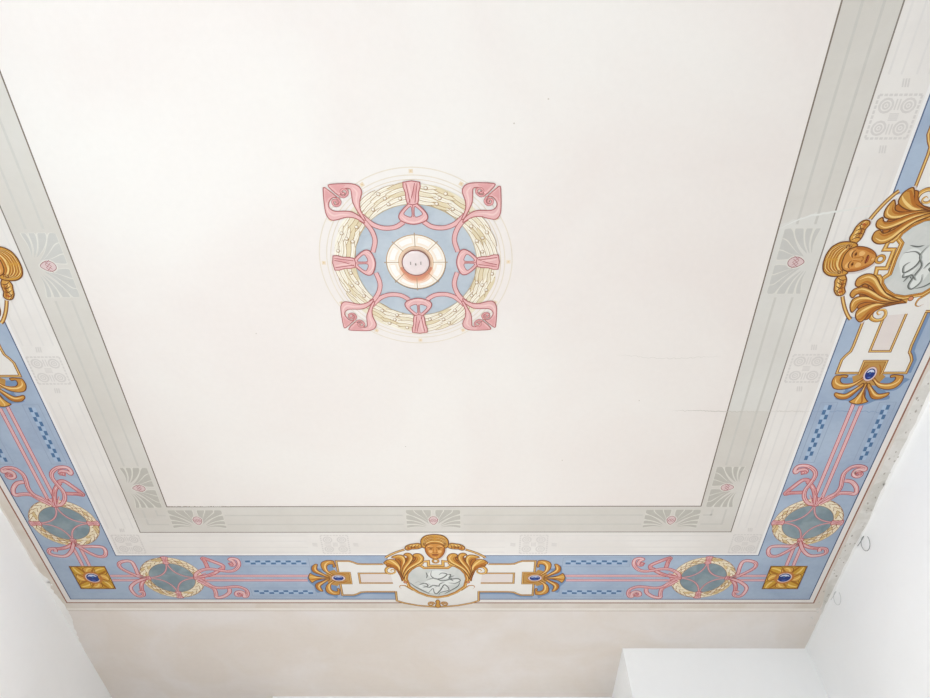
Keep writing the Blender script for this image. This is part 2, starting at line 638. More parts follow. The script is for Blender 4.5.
palmette('back', 0, 'grey palmette with pink bud directly above the golden mask of the back cartouche')
palmette('back', -.541, 'grey palmette with pink bud in the back band, close to the left corner')
palmette('back', .541, 'grey palmette with pink bud in the back band, close to the right corner')
palmette('right', .541, 'foreshortened palmette at the far end of the right grey band, beside the right corner')
palmette('right', 0, 'large pale palmette with pink pine-cone bud in the middle of the right grey band', True)
palmette('left', .541, 'foreshortened palmette at the far end of the left grey band, beside the left corner')
palmette('left', 0, 'large pale palmette with pink bud in the middle of the left grey band', True)

# ------------------------------------------------------------------ stencilled lattice squares in the white band
LG = mat((221, 216, 212), .05, 40)


def lattice(side, s0, label, t0=.7280, marks=(-1, 1)):
    M = side_map(side, s0, t0)
    t_, O = thing('stencilled_lattice_square', M, label, 'stencil motif', 'lattice squares stencilled in the pale band')
    P = Paint(.0007)
    for a in (-1, 1):
        for b in (-1, 1):
            x, y = a * .0165, b * .0165
            z = P.z
            P.ring(x, y, .0082, .0116, LG, 12)
            P.z = z
            P.ring(x, y, .0034, .0062, LG, 10)
            P.z = z
            P.fill(circ(x, y, .0018, 8), LG)
            P.z = z
    for a in range(-4, 5):
        z = P.z
        for k in (-1, 1):
            c = a * .0072
            P.fill([(c - .0026, k * .0335), (c + .0026, k * .0335), (c + .0026, k * .0300), (c - .0026, k * .0300)], LG)
            P.z = z
            P.fill([(k * .0335, c - .0026), (k * .0335, c + .0026), (k * .0300, c + .0026), (k * .0300, c - .0026)], LG)
            P.z = z
    z = P.z
    for k in (-.0045, -.0015, .0015, .0045):
        P.fill([(k - .0009, -.007), (k + .0009, -.007), (k + .0009, .007), (k - .0009, .007)], LG)
        P.z = z
    for k in (-1, 1):
        for j in (-.0025, .0025):
            P.fill([(k * .010, j - .0011), (k * .026, j - .0011), (k * .026, j + .0011), (k * .010, j + .0011)], LG)
            P.z = z
    P.build('lattice', t_, M, O)
    for k in marks:
        P = Paint(.0007)
        c = k * .0485
        for j in (-.004, 0, .004):
            P.fill([(c - .006, j - .0013), (c + .006, j - .0013 + .002), (c + .006, j + .0013 + .002), (c - .006, j + .0013)], LG)
            P.z -= DZ
        P.build('small_square', t_, M, O)


lattice('back', -.2345, 'faint stencilled lattice square in the back pale band, left of the mask')
lattice('back', .2325, 'faint stencilled lattice square in the back pale band, right of the mask')
lattice('right', -.2400, 'grey lattice square with four rosettes near the upper right edge, beyond the mask', .7255)
lattice('right', .2240, 'faint lattice square in the right pale band beside the blue-gem palmette', .7265)
lattice('left', .2225, 'faint lattice square in the left pale band beside the blue band')
lattice('left', .7265, 'faint lattice square in the left corner of the pale band', .7245, (-1,))
lattice('right', .7265, 'faint lattice square in the right corner of the pale band', .7265, (-1,))

# ------------------------------------------------------------------ blue check strips in the blue band
CK, CKL = mat((88, 122, 162), .12, 60), mat((176, 197, 221), .05, 60)
PAN = mat((160, 174, 196), .08, 60)


def checks(side, t0, flip, label):
    M = side_map(side, 0, t0, flip)
    t_, O = thing('check_strip', M, label, 'painted border', 'blue check strips in the blue band', (.387, 0))
    P = Paint(.0007)
    for k in (-1, 1):
        P.stroke([(.306, k * .0165), (.468, k * .0165)], .0016, PAN, sm=0)
        P.z -= DZ
    P.stroke([(.306, -.0165), (.306, .0165)], .0014, PAN, sm=0)
    P.stroke([(.468, -.0165), (.468, .0165)], .0014, PAN, sm=0)
    P.build('panel_outline', t_, M, O)
    P = Paint(.0009)
    P.fill([(.313, -.0070), (.461, -.0070), (.461, .0070), (.313, .0070)], CKL)
    n = 12
    for i in range(n):
        a = .313 + .148 * i / n
        y = -.0074 if i % 2 else .0002
        P.fill([(a, y), (a + .0121, y + .0006), (a + .0121, y + .0072), (a, y + .0070)], CK)
        P.z -= DZ
    P.up()
    P.build('checks', t_, M, O)


for side, where in (('back', None), ('right', 'right'), ('left', 'left')):
    for flip in ((False, True) if side == 'back' else (False,)):
        for t0, io in ((.7960, 'inner'), (.9110, 'outer')):
            if side == 'back':
                lab = 'dark blue check strip, %s one of the pair %s of the back cartouche' % (io, 'left' if flip else 'right')
            else:
                lab = 'dark blue check strip along the %s edge of the %s blue band' % (io, where)
            checks(side, t0 - (.003 if side == 'back' else 0), flip, lab)

# ------------------------------------------------------------------ laurel wreaths with ribbons
WS, WT = .6540, .8520
BOW = dict(
    A=[(.4996, .7928), (.4949, .8039), (.4880, .7980), (.4903, .7869), (.4972, .7821), (.4889, .7781), (.4778, .7834), (.4779, .8018), (.4904, .8194), (.5066, .8261), (.5279, .8228), (.5495, .8173), (.5714, .8211), (.5913, .8361), (.5939, .8505)],
    B=[(.5231, .8197), (.5183, .8048), (.5374, .7897), (.5606, .7764), (.5582, .7902), (.5567, .8139)],
    B2=[(.5231, .8146), (.5398, .8297), (.5592, .8404), (.5889, .8501)],
    C=[(.4998, .9071), (.4952, .9139), (.5022, .9229), (.5092, .9185), (.5045, .9076), (.4929, .9065), (.4874, .9147), (.4906, .9260), (.4837, .9248), (.4782, .9117), (.4814, .8961), (.4975, .8862), (.5162, .8870), (.5400, .8911), (.5593, .8869), (.5740, .8707), (.5899, .8563)],
    D=[(.5209, .8936), (.5248, .9101), (.5425, .9257), (.5609, .9294), (.5590, .9136), (.5603, .8940), (.5765, .8783), (.5929, .8607)],
    E=[(.7201, .8543), (.7339, .8380), (.7339, .8122), (.7367, .7909), (.7507, .7870), (.7678, .7950), (.7706, .8107), (.7592, .8263), (.7395, .8432), (.7228, .8540)],
    F=[(.7228, .8551), (.7480, .8676), (.7678, .8881), (.7678, .9104), (.7593, .9246), (.7452, .9204), (.7424, .9066), (.7536, .9081)],
    F2=[(.7228, .8551), (.7368, .8755), (.7424, .8956), (.7424, .9103)])
CRE, CREL, CRED, CRELN = mat((240, 226, 194), .06, 50), mat((245, 234, 208), .04, 50), mat((222, 196, 146), .08, 50), mat((160, 112, 78), .05)
TEAL = plaster('wreath_ground_paint', (132, 150, 158), (150, 166, 172), 12, .4, .6, 60, .06)


def wreath(side, flip, label, blue=0):
    M0 = side_map(side, 0, 0, flip)
    t_, O = thing('painted_laurel_wreath', M0, label, 'wreath', 'ribboned laurel wreaths in the blue band', (WS, WT))
    P = Paint(.0008)
    for t0 in (.8443, .8610):
        for a, b in ((.300, .596), (.712, .806)):
            P.fill([(a, t0 - .0042), (b, t0 - .0042), (b, t0 + .0042), (a, t0 + .0042)], RED)
            P.z -= DZ
            P.z += DZ * .6
            P.fill([(a, t0 - .0030), (b, t0 - .0030), (b, t0 + .0030), (a, t0 + .0030)], PINK)
            P.z -= DZ * 1.6
    P.up(2)
    P.build('ribbon_stripes', t_, M0, O)
    P = Paint(.0012)
    P.fill(circ(WS, WT, .0600, 48), TEAL)
    R_ = .0590
    pts = [(WS - R_, WT), (WS, WT - R_), (WS + R_, WT), (WS, WT + R_)]
    for i in range(4):
        a, b = pts[i], pts[(i + 1) % 4]
        m_ = ((a[0] + b[0]) / 2, (a[1] + b[1]) / 2)
        c = (m_[0] + (WS - m_[0]) * .42, m_[1] + (WT - m_[1]) * .42)
        d = (m_[0] * .0 + (a[0] + c[0]) / 2 + (WS - m_[0]) * .10, (a[1] + c[1]) / 2 + (WT - m_[1]) * .10)
        e = ((b[0] + c[0]) / 2 + (WS - m_[0]) * .10, (b[1] + c[1]) / 2 + (WT - m_[1]) * .10)
        P.ribbon([a, d, c, e, b], .0044, mat((222, 170, 172), .05), mat((176, 110, 116), .05), .0009)
    P.build('centre_disc', t_, M0, O)
    P = Paint(.0026)
    P.ring(WS, WT, .0562, .0778, CRE)
    n = 26
    rr = random.Random(11)
    for row, r in enumerate((.0618, .0672, .0727)):
        for i in range(n):
            a = 2 * PI * (i + .5 * (row % 2)) / n
            sg = 1 if math.cos(a) > 0 else -1
            dirn = 1 if math.sin(a) > 0 else -1
            x, y = WS + r * math.cos(a), WT + r * math.sin(a)
            ang = a + PI / 2 + (.22 * dirn * (row - 1)) + (0 if sg * dirn > 0 else PI)
            lf = xform([(-.0088, 0), (-.003, .0034), (.004, .0030), (.0098, 0), (.004, -.0030), (-.003, -.0034)], ang, x, y)
            P.shape(lf, rr.choice((CRE, CREL, CREL, CRED)), None, sm=3)
            P.z -= DZ * .5
            P.stroke(lf[:4], .0014, CRELN, sm=3)
            P.z -= DZ * 1.45
    P.up(5)
    P.stroke(circ(WS, WT, .0564, 48), .0010, CRELN, True, 0, 0)
    P.stroke(circ(WS, WT, .0780, 48), .0010, CRELN, True, 0, 0)
    P.build('laurel_ring', t_, M0, O)
    for i in range(4):
        a = i * PI / 2
        x, y = WS + .067 * math.cos(a), WT + .067 * math.sin(a)
        P = Paint(.0054)
        P.shape(xform([(-.0125, -.0075), (0, -.0050), (.0125, -.0085), (.0125, .0085), (0, .0052), (-.0125, .0075)], a, x, y), PINK, RED, .0014, 2)
        for k in (-.0042, 0, .0045):
            P.stroke(xform([(-.011, k * 1.2), (0, k * .5), (.011, k * 1.3 + .001)], a, x, y), .0011, RED)
        P.build('ribbon_tie', t_, M0, O)
    for nm, keys in (('scrolled_bow', ('B', 'B2', 'D', 'A', 'C')), ('looped_bow', ('F2', 'E', 'F'))):
        P = Paint(.0062)
        for k in keys:
            P.ribbon(BOW[k], .0100 if k in 'ACEF' else .0108, PINK if k in 'ACEFD' else mat((222, 162, 162), .05), RED, .0015)
            q = smooth(BOW[k])
            P.stroke(q[len(q) // 5:len(q) // 2], .0016, mat((246, 216, 212), .03), taper=2, sm=0)
            P.stroke([(a_ + .0012, b_ + .0012) for a_, b_ in q[len(q) // 2:len(q) * 9 // 10]], .0010, RED, taper=2, sm=0)
        if nm == 'scrolled_bow':
            for c in ((.4975, .7985), (.5015, .9155)):
                P.ribbon(spiral(c[0], c[1], .0075, .001, 1.0, 1.3, 18), .0030, PINKD, RED, .0007)
            for dy in (-.0065, -.0025, .002, .006):
                P.stroke([(.566, .852 + dy * 3.2), (.582, .852 + dy * 1.8), (.598, .852 + dy * .5)], .0026, PINK)
                P.stroke([(.566, .854 + dy * 3.2), (.582, .8535 + dy * 1.8), (.600, .853 + dy * .5)], .0011, RED)
        else:
            for dy in (-.005, 0, .005):
                P.stroke([(.736, .852 + dy * 3), (.726, .852 + dy * 1.6), (.712, .852 + dy * .4)], .0011, RED)
        P.build(nm, t_, M0, O)


wreath('back', True, 'ribboned laurel wreath in the back blue band, left of the cartouche')
wreath('back', False, 'ribboned laurel wreath in the back blue band, right of the cartouche')
wreath('right', False, 'ribboned laurel wreath in the right blue band above the gold corner square')
wreath('left', False, 'ribboned laurel wreath in the left blue band above the gold corner square')

# ------------------------------------------------------------------ gold corner squares with a blue gem
GY, GYL, GYD = mat((214, 166, 66), .15, 60), mat((243, 208, 118), .08, 50), mat((176, 118, 48), .1, 50)
GEM, GEML, GEMR = mat((38, 56, 128), .2, 60, .3), mat((206, 218, 240), .05, 30, .3), mat((226, 208, 206), .05)


def gem(P, x, y, rx, ry, along=False):
    P.fill(circ(x, y, rx * 1.38, 32, ry * 1.38), mat((176, 122, 96), .05))
    P.fill(circ(x, y, rx * 1.26, 32, ry * 1.26), GEMR)
    P.fill(circ(x, y, rx, 32, ry), GEM)
    sw = (lambda p: [(x + rx * v, y + ry * u) for u, v in p]) if along else (lambda p: [(x + rx * u, y + ry * v) for u, v in p])
    P.fill(smooth(sw([(-.72, -.25), (-.50, -.62), (.05, -.80), (.55, -.58), (.72, -.25), (.45, -.38), (.15, -.30), (-.15, -.42), (-.45, -.30)]), True, 3), GEML)
    P.fill(smooth(sw([(-.35, .60), (.1, .50), (.45, .55), (.1, .72)]), True, 3), mat((92, 120, 198), .05))
    P.fill(circ(x + rx * (-.1), y - ry * .05, rx * .20, 10, ry * .16), mat((58, 110, 170), .05))



def corner(side, label):
    M = side_map(side, .8510, .8515)
    t_, O = thing('gold_corner_square', M, label, 'painted ornament', 'gold squares in the corners of the blue band')
    P = Paint(.0010)
    a = .0435
    P.fill([(x + .0015, y + .0025) for x, y in sq(a)], mat((130, 148, 172), .05))
    P.fill(sq(a), GY)
    P.stroke(sq(a), .0022, G_LINE, True, 0, 0)
    P.build('gold_plate', t_, M, O)
    P = Paint(.0020)
    for i in range(4):
        an = i * PI / 2 + PI / 4
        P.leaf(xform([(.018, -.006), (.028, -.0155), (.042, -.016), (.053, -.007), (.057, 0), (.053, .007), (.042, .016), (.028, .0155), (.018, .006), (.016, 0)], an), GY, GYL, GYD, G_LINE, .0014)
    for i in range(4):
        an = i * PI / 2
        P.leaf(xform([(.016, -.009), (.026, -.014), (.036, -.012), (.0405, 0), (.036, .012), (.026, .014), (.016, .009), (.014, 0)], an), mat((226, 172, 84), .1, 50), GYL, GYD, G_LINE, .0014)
    P.ring(0, 0, .018, .024, mat((200, 132, 72), .1))
    P.build('petals', t_, M, O)
    P = Paint(.0045)
    gem(P, 0, 0, .0155, .0155, True)
    g = P.build('gem', t_, M, O)
    g['label'] = 'round blue gem in a pinkish ring'


corner('right', 'gold petalled square with round blue gem in the right corner of the border')
corner('left', 'gold petalled square with round blue gem in the left corner of the border')

# ------------------------------------------------------------------ the mask cartouches in the middle of each side
PANEL = mat((241, 238, 233), .03, 25)
LOBES = [
    [(.0801, .8347), (.0815, .8098), (.0902, .7924), (.0990, .7826), (.1110, .7839), (.1171, .7937), (.1081, .8010), (.0932, .8088), (.0845, .8261)],
    [(.0787, .8418), (.0757, .8154), (.0712, .7886), (.0754, .7698), (.0871, .7660), (.0990, .7723), (.0931, .7781), (.0843, .7828), (.0800, .7992), (.0816, .8251)],
    [(.0759, .8484), (.0699, .8210), (.0583, .7968), (.0510, .7769), (.0538, .7615), (.0623, .7580), (.0681, .7649), (.0624, .7706), (.0639, .7837), (.0742, .8099), (.0787, .8367)],
    [(.0764, .8529), (.0641, .8240), (.0498, .8064), (.0328, .7882), (.0285, .7719), (.0340, .7601), (.0439, .7608), (.0481, .7684), (.0439, .7758), (.0497, .7889), (.0641, .8089), (.0758, .8357)],
]
VOL = [(.0770, .8640), (.0790, .8489), (.0840, .8307), (.0884, .8184), (.0992, .8089), (.1111, .8110), (.1173, .8217), (.1143, .8325), (.1043, .8350), (.0957, .8297), (.0958, .8215), (.1007, .8184), (.1057, .8223), (.1030, .8264)]
def widen(p, k):
    bx, by = p[0][0] / 2 + p[-1][0] / 2, p[0][1] / 2 + p[-1][1] / 2
    h = len(p) // 2
    tx, ty = p[h][0] - bx, p[h][1] - by
    L = math.hypot(tx, ty)
    tx, ty = tx / L, ty / L
    out = []
    for a, b in p:
        u, v = (a - bx) * tx + (b - by) * ty, -(a - bx) * ty + (b - by) * tx
        f = 1 + (k - 1) * min(1, max(0, u / L * 1.6))
        v *= f
        out.append((bx + tx * u - ty * v, by + ty * u + tx * v))
    return out


LOBES = [widen(L, k) for L, k in zip(LOBES, (1.30, 1.25, 1.25, 1.30))]
EXTRA = [(.0765, .8500), (.0640, .8200), (.0500, .7990), (.0420, .7900), (.0440, .7830), (.0530, .7880), (.0600, .7960), (.0700, .8180), (.0780, .8400)]
LGROUND = [(.0800, .8620), (.0700, .8400), (.0560, .8120), (.0420, .7900), (.0430, .7760), (.0560, .7720), (.0720, .7780), (.0860, .7760), (.0960, .7850), (.1120, .7920),
           (.1150, .8060), (.1000, .8120), (.0880, .8280), (.0820, .8480)]
OVAL = [(0, .8125), (.0285, .8135), (.0380, .8035), (.0475, .8062), (.0610, .8180), (.0715, .8350), (.0750, .8550), (.0690, .8850), (.0480, .9080), (.0250, .9225), (0, .9290)]
HALF = [(0, .722), (.0300, .7310), (.0700, .7450), (.1110, .7660), (.1150, .7800), (.1150, .8060), (.1080, .8800), (.1050, .9030), (.1050, .9440), (.0850, .9530), (.0500, .9630), (0, .9690)]
WING = [(.0950, .7996), (.1780, .7996), (.1900, .7985), (.1990, .7925), (.2090, .7880), (.2385, .7880), (.2390, .8320), (.2120, .8325), (.2120, .8745), (.2390, .8745),
        (.2390, .9195), (.2110, .9195), (.2010, .9150), (.1920, .9085), (.1780, .9068), (.0950, .9068)]
EDGE_T = [(.1050, .7996), (.1780, .7996), (.1900, .7985), (.1990, .7925), (.2090, .7880), (.2400, .7880), (.2400, .8300)]
EDGE_B = [(.2400, .8750), (.2400, .9200), (.2110, .9200), (.2010, .9150), (.1920, .9085), (.1780, .9068), (.1050, .9068)]
CURL = [(.2456, .8430), (.2538, .8354), (.2605, .8262), (.2631, .8160), (.2610, .8057), (.2546, .8001), (.2480, .8000), (.2464, .8031), (.2475, .8093), (.2430, .8115), (.2414, .8054), (.2423, .7943), (.2443, .7867), (.2577, .7850), (.2702, .7905), (.2755, .7996), (.2755, .8129), (.2704, .8263), (.2600, .8362), (.2518, .8434)]
LLEAF = [(.2600, .8461), (.2683, .8389), (.2788, .8290), (.2861, .8196), (.2850, .8092), (.2829, .8002), (.2892, .7997), (.2978, .8099), (.2989, .8237), (.2936, .8321), (.2830, .8387), (.2663, .8482)]
FAN = [(.2600, .8500), (.2747, .8496), (.2894, .8452), (.2999, .8379), (.3043, .8340), (.3090, .8430), (.3105, .8520), (.3090, .8610), (.3043, .8700), (.2999, .8661), (.2894, .8588), (.2747, .8544), (.2600, .8540)]
flipT = lambda p: [(a, 1.704 - b) for a, b in p]
RELIEF_LIGHT = [
    [(-.020, .838), (-.012, .826), (.004, .822), (.020, .828), (.034, .838), (.030, .850), (.016, .856), (.002, .858), (-.012, .853)],
    [(-.046, .884), (-.030, .868), (-.010, .856), (.012, .862), (.034, .857), (.056, .858), (.050, .872), (.028, .880), (.006, .886), (-.016, .898), (-.030, .900)],
    [(-.026, .906), (-.012, .892), (.004, .888), (.018, .880), (.030, .895), (.014, .908), (-.004, .914)]]
RELIEF_DARK = [
    [(-.0109, .8223), (-.0133, .8420), (-.0026, .8545), (.0134, .8520), (.0265, .8370), (.0140, .8321), (.0058, .8395)],
    [(.0265, .8370), (.0353, .8385), (.0325, .8480), (.0388, .8545)],
    [(-.0251, .8595), (-.0057, .8520), (.0131, .8620), (.0323, .8570), (.0515, .8535), (.0584, .8620), (.0448, .8721), (.0289, .8696)],
    [(-.0452, .8782), (-.0288, .8721), (-.0222, .8823), (-.0360, .8884)],
    [(-.0241, .9132), (-.0104, .8925), (-.0077, .9080), (-.0014, .9132), (.0088, .8977), (.0191, .8772), (.0298, .8976), (.0085, .9080), (.0032, .9211)],
    [(-.0686, .8670), (-.0520, .8874), (-.0334, .9028), (-.0193, .9132)],
    [(.0577, .8670), (.0510, .8848), (.0313, .9028), (.0181, .9132)],
    [(-.0252, .8285), (-.0225, .8416), (-.0250, .8514)],
    [(-.036, .8800), (-.0200, .8880), (-.010, .8800), (.004, .8823), (.0084, .8732), (.0193, .8675)],
    [(.0443, .8419), (.0304, .8506), (.0417, .8627)]]
GREYM, GREYL, GREYD = plaster('relief_ground_paint', (218, 219, 215), (208, 212, 208), 14, .4, .6, 60, .03), mat((232, 234, 230), .03, 40), mat((112, 114, 110), .08, 50)


def outline(P, p, w_, sm=0, closed=False):
    P.stroke(p, w_, G_LINE, closed, 0, sm)
    P.stroke(p, w_ * .62, mat((200, 150, 84), .08, 50), closed, 0, sm)
    P.stroke(p, w_ * .20, G_LITE, closed, 0, sm)


sh_ = lambda p, d: [(a + d, b) for a, b in p]
LOBES = [sh_(L, .006 * (1 if i < 3 else .8)) for i, L in enumerate(LOBES)]
EXTRA, LGROUND, VOL = sh_(EXTRA, .004), sh_(LGROUND, .005), sh_(VOL, .005)
CURL, LLEAF, FAN = sh_(CURL, .003), sh_(LLEAF, .004), sh_(FAN, .005)


def cartouche(side, label, gold2=False):
    M = side_map(side, -.005 if side != 'back' else 0)
    t_, O = thing('painted_cartouche', M, label, 'painted ornament', 'mask cartouches in the middle of the border sides', (0, .852))
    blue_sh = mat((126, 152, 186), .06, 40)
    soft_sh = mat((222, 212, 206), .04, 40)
    # side bars
    for q in (1, -1):
        f = (lambda p: p) if q == 1 else mir
        P = Paint(.0009)
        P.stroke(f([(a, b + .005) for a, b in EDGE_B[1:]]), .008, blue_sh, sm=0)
        P.fill(f(WING), PANEL)
        outline(P, f(EDGE_T), .0060)
        outline(P, f(EDGE_B), .0060)
        P.fill(f([(.1010, .8340), (.1900, .8340), (.1900, .8720), (.1010, .8720)]), mat((234, 224, 219), .03, 25))
        outline(P, f([(.1010, .8340), (.1900, .8340), (.1900, .8720), (.1010, .8720)]), .0054, 0, True)
        P.build('side_bar', t_, M, O)
    # shield
    P = Paint(.0030)
    body = HALF + mir(HALF)[::-1][1:-1]
    P.fill([(a + .003, b + .004) for a, b in body if b > .93] + [(-.09, .95)] if False else body, PANEL)
    for q in (1, -1):
        f = (lambda p: p) if q == 1 else mir
        outline(P, f([(.0280, .7330), (.0480, .7385), (.0720, .7460), (.0950, .7570), (.1130, .7690), (.1200, .7760)]), .0072, 4)
        outline(P, f([(.1040, .9040), (.1040, .9430), (.0850, .9525), (.0500, .9630), (.0100, .9680), (0, .9685)]), .0062)
        P.stroke(f([(.0600, .9010), (.0716, .8897), (.0796, .8822), (.0899, .8813), (.0935, .8880), (.0890, .8949)]), .0046, G_LINE, taper=1)
        P.stroke(f([(.0600, .9010), (.0716, .8897), (.0796, .8822), (.0899, .8813), (.0935, .8880), (.0890, .8949)]), .0028, G_MID, taper=1)
    P.build('shield', t_, M, O)
    # oval field with the grey relief painting
    ov = OVAL + mir(OVAL)[::-1][1:-1]
    P = Paint(.0048)
    P.fill(ov, GREYM)
    P.build('oval_field', t_, M, O)
    P = Paint(.0050)
    for L in RELIEF_LIGHT:
        P.shape(L, GREYL)
    for L in RELIEF_DARK:
        P.stroke([(a, b + .0018) for a, b in L], .0032, mat((168, 172, 168), .05), taper=2)
        P.stroke(L, .0026, GREYD, taper=2)
    for i in range(7):
        x = -.055 + i * .012
        P.stroke([(x, .872 + i * .0045), (x + .010, .866 + i * .0045), (x + .016, .872 + i * .0045)], .0014, mat((170, 174, 170), .05), taper=2)
    r_ = P.build('relief_figure', t_, M, O)
    r_['label'] = 'grey figure group painted like a relief'
    # gold frame of the oval and the stepped collar under the mask
    P = Paint(.0070)
    P.stroke(ov, .0085, G_LINE, True, 0, 0)
    P.stroke(ov, .0066, G_MID, True, 0, 0)
    P.stroke([(a * .985, .866 + (b - .866) * .985) for a, b in ov], .0020, G_DEEP, True, 0, 0)
    P.stroke([(a * 1.025, .866 + (b - .866) * 1.02) for a, b in ov], .0016, G_LITE, True, 0, 0)
    step = [(.0400, .8030), (.0330, .7970), (.0330, .7900), (.0175, .7880), (.0175, .8045), (0, .8045)]
    st = step + mir(step)[::-1][1:]
    P.stroke(st, .0078, G_LINE, sm=0)
    P.stroke(st, .0058, G_MID, sm=0)
    P.stroke(st, .0016, G_LITE, sm=0)
    for q in (1, -1):
        P.fill(circ(q * .0775, .8680, .0052, 14), G_LINE)
        P.fill(circ(q * .0775, .8680, .0038, 14), mat((222, 150, 110), .05))
    P.build('oval_frame', t_, M, O)
    # acanthus leaves
    for q in (1, -1):
        f = (lambda p: p) if q == 1 else mir
        P = Paint(.0082)
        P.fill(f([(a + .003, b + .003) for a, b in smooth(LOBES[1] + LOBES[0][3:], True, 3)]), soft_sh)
        P.stroke(f(VOL), .0100, G_LINE, taper=1)
        P.stroke(f(VOL), .0074, G_MID, taper=1)
        P.stroke(f([(a * .99, b + .001) for a, b in VOL]), .0020, G_LITE, taper=2)
        P.shape(f(LGROUND), G_DEEP, G_LINE, .0018, 3)
        for L in [EXTRA] + LOBES:
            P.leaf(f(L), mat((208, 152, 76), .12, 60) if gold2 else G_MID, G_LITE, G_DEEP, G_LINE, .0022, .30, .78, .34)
        P.build('acanthus_leaf', t_, M, O)
    # scrolls at the foot
    P = Paint(.0100)
    for q in (1, -1):
        P.stroke([(q * a, b) for a, b in spiral(.0170, .9560, .0095, .0015, PI, 1.5)], .0044, G_LINE)
        P.stroke([(q * a, b) for a, b in spiral(.0170, .9560, .0095, .0015, PI, 1.5)], .0028, G_MID)
    P.shape([(0, .9380), (.0055, .9450), (.0040, .9540), (.0070, .9640), (0, .9720), (-.0070, .9640), (-.0040, .9540), (-.0055, .9450)], G_MID, G_LINE, .0016)
    P.stroke([(0, .9430), (0, .9660)], .0022, G_LITE, taper=2)
    P.build('foot_scroll', t_, M, O)
    # mask
    root = None
    P = Paint(.0100)
    face = [(0, .7800), (.0085, .7770), (.0165, .7680), (.0218, .7560), (.0235, .7430), (.0225, .7300), (.0120, .7200)]
    face = face + [(0, .7180)] + mir(face)[::-1][:-1]
    P.fill([(a * 1.12 + .002, .750 + (b - .750) * 1.08 + .002) for a, b in smooth(face, True, 3)], soft_sh)
    P.shape(face, mat((214, 150, 78), .1, 60), G_LINE, .0024)
    for q in (1, -1):
        f = (lambda p: p) if q == 1 else mir
        P.shape(f([(.0225, .7400), (.0215, .7550), (.0150, .7700), (.0075, .7770), (.0120, .7660), (.0170, .7550), (.0185, .7430)]), mat((188, 116, 56), .08, 50), None)
        P.shape(f([(.0050, .7350), (.0120, .7310), (.0170, .7340), (.0150, .7370), (.0080, .7375)]), mat((236, 184, 112), .06, 50), None)
        P.shape(f([(.0065, .7500), (.0125, .7480), (.0155, .7520), (.0120, .7580), (.0070, .7560)]), mat((238, 186, 116), .06, 50), None)
        P.stroke(f([(.0025, .7400), (.0070, .7370), (.0130, .7370), (.0180, .7410)]), .0022, G_LINE, taper=2)
        P.shape(f([(.0050, .7430), (.0090, .7405), (.0140, .7430), (.0095, .7452)]), mat((150, 92, 48), .05), None)
        P.fill(f(circ(.0095, .7430, .0016, 8)), mat((78, 46, 30), .05))
        P.stroke(f([(.0025, .7420), (.0035, .7500), (.0055, .7550), (.0030, .7575), (0, .7585)]), .0015, G_DEEP)
        P.fill(f(circ(.0030, .7570, .0011, 8)), G_LINE)
    P.stroke([(0, .7400), (0, .7540)], .0030, mat((246, 206, 140), .04), taper=2)
    P.shape([(-.0080, .7640), (-.0030, .7622), (0, .7630), (.0030, .7622), (.0080, .7640), (.0040, .7672), (-.0040, .7672)], mat((184, 96, 58), .05), G_LINE, .0008)
    P.stroke([(-.0080, .7642), (0, .7645), (.0080, .7642)], .0013, mat((96, 50, 34), .05))
    P.stroke([(-.0040, .7708), (0, .7718), (.0040, .7708)], .0014, G_DEEP, taper=2)
    P.fill(circ(0, .7745, .0026, 10), mat((236, 184, 112), .05))
    mask = P.build('mask_face', t_, M, O)
    mask['label'] = 'golden face looking out under a fringe of hair'
    # hair cap and braids
    P = Paint(.0132)
    cap = [(.0190, .7300), (.0245, .7400), (.0300, .7360), (.0325, .7240), (.0310, .7100), (.0230, .6985), (.0110, .6935)]
    cap = [(0, .7240), (.0100, .7250)] + cap + [(0, .6925)] + mir(cap)[::-1] + [(-.0100, .7250)]
    P.shape(cap, mat((212, 156, 70), .12, 60), G_LINE, .0024)
    for q in (1, -1):
        f = (lambda p: p) if q == 1 else mir
        for i in range(5):
            k = i / 4
            y0, x1, y1 = .6960 + k * .0180, .0300 - k * .0075, .7330 - k * .0030
            st = [(.0006, y0), (.0080 - k * .001, y0 + .0012), (.0165 - k * .003, y0 + .0030 + k * .001), (.0245 - k * .005, y0 + .0110 - k * .003), (.0262 - k * .004, y0 + .0190 - k * .008), (x1, y1)]
            P.stroke(f([(a_, b_ + .0016) for a_, b_ in st]), .0024, G_DEEP, taper=2)
            P.stroke(f(st), .0017, G_LITE if i % 2 == 0 else mat((232, 186, 100), .05), taper=2)
            P.stroke(f([(a_, b_ - .0013) for a_, b_ in st]), .0008, G_LINE, taper=2)
        P.stroke(f(spiral(.0240, .7260, .0052, .0010, 1.2, 1.3, 16)), .0016, G_LINE)
    P.stroke([(-.0230, .7290), (-.0120, .7215), (0, .7195), (.0120, .7215), (.0230, .7290)], .0034, G_DEEP, taper=2)
    P.stroke([(-.0220, .7265), (-.0120, .7185), (0, .7165), (.0120, .7185), (.0220, .7265)], .0024, G_LITE, taper=2)
    P.build('hair', t_, M, O)
    braid = [(.0271, .7317), (.0402, .7231), (.0531, .7251), (.0658, .7276), (.0767, .7351), (.0771, .7441), (.0700, .7480), (.0600, .7440), (.0529, .7437), (.0375, .7413)]
    braid = [(.0270 + (a_ - .0270) * .86, b_) for a_, b_ in braid]
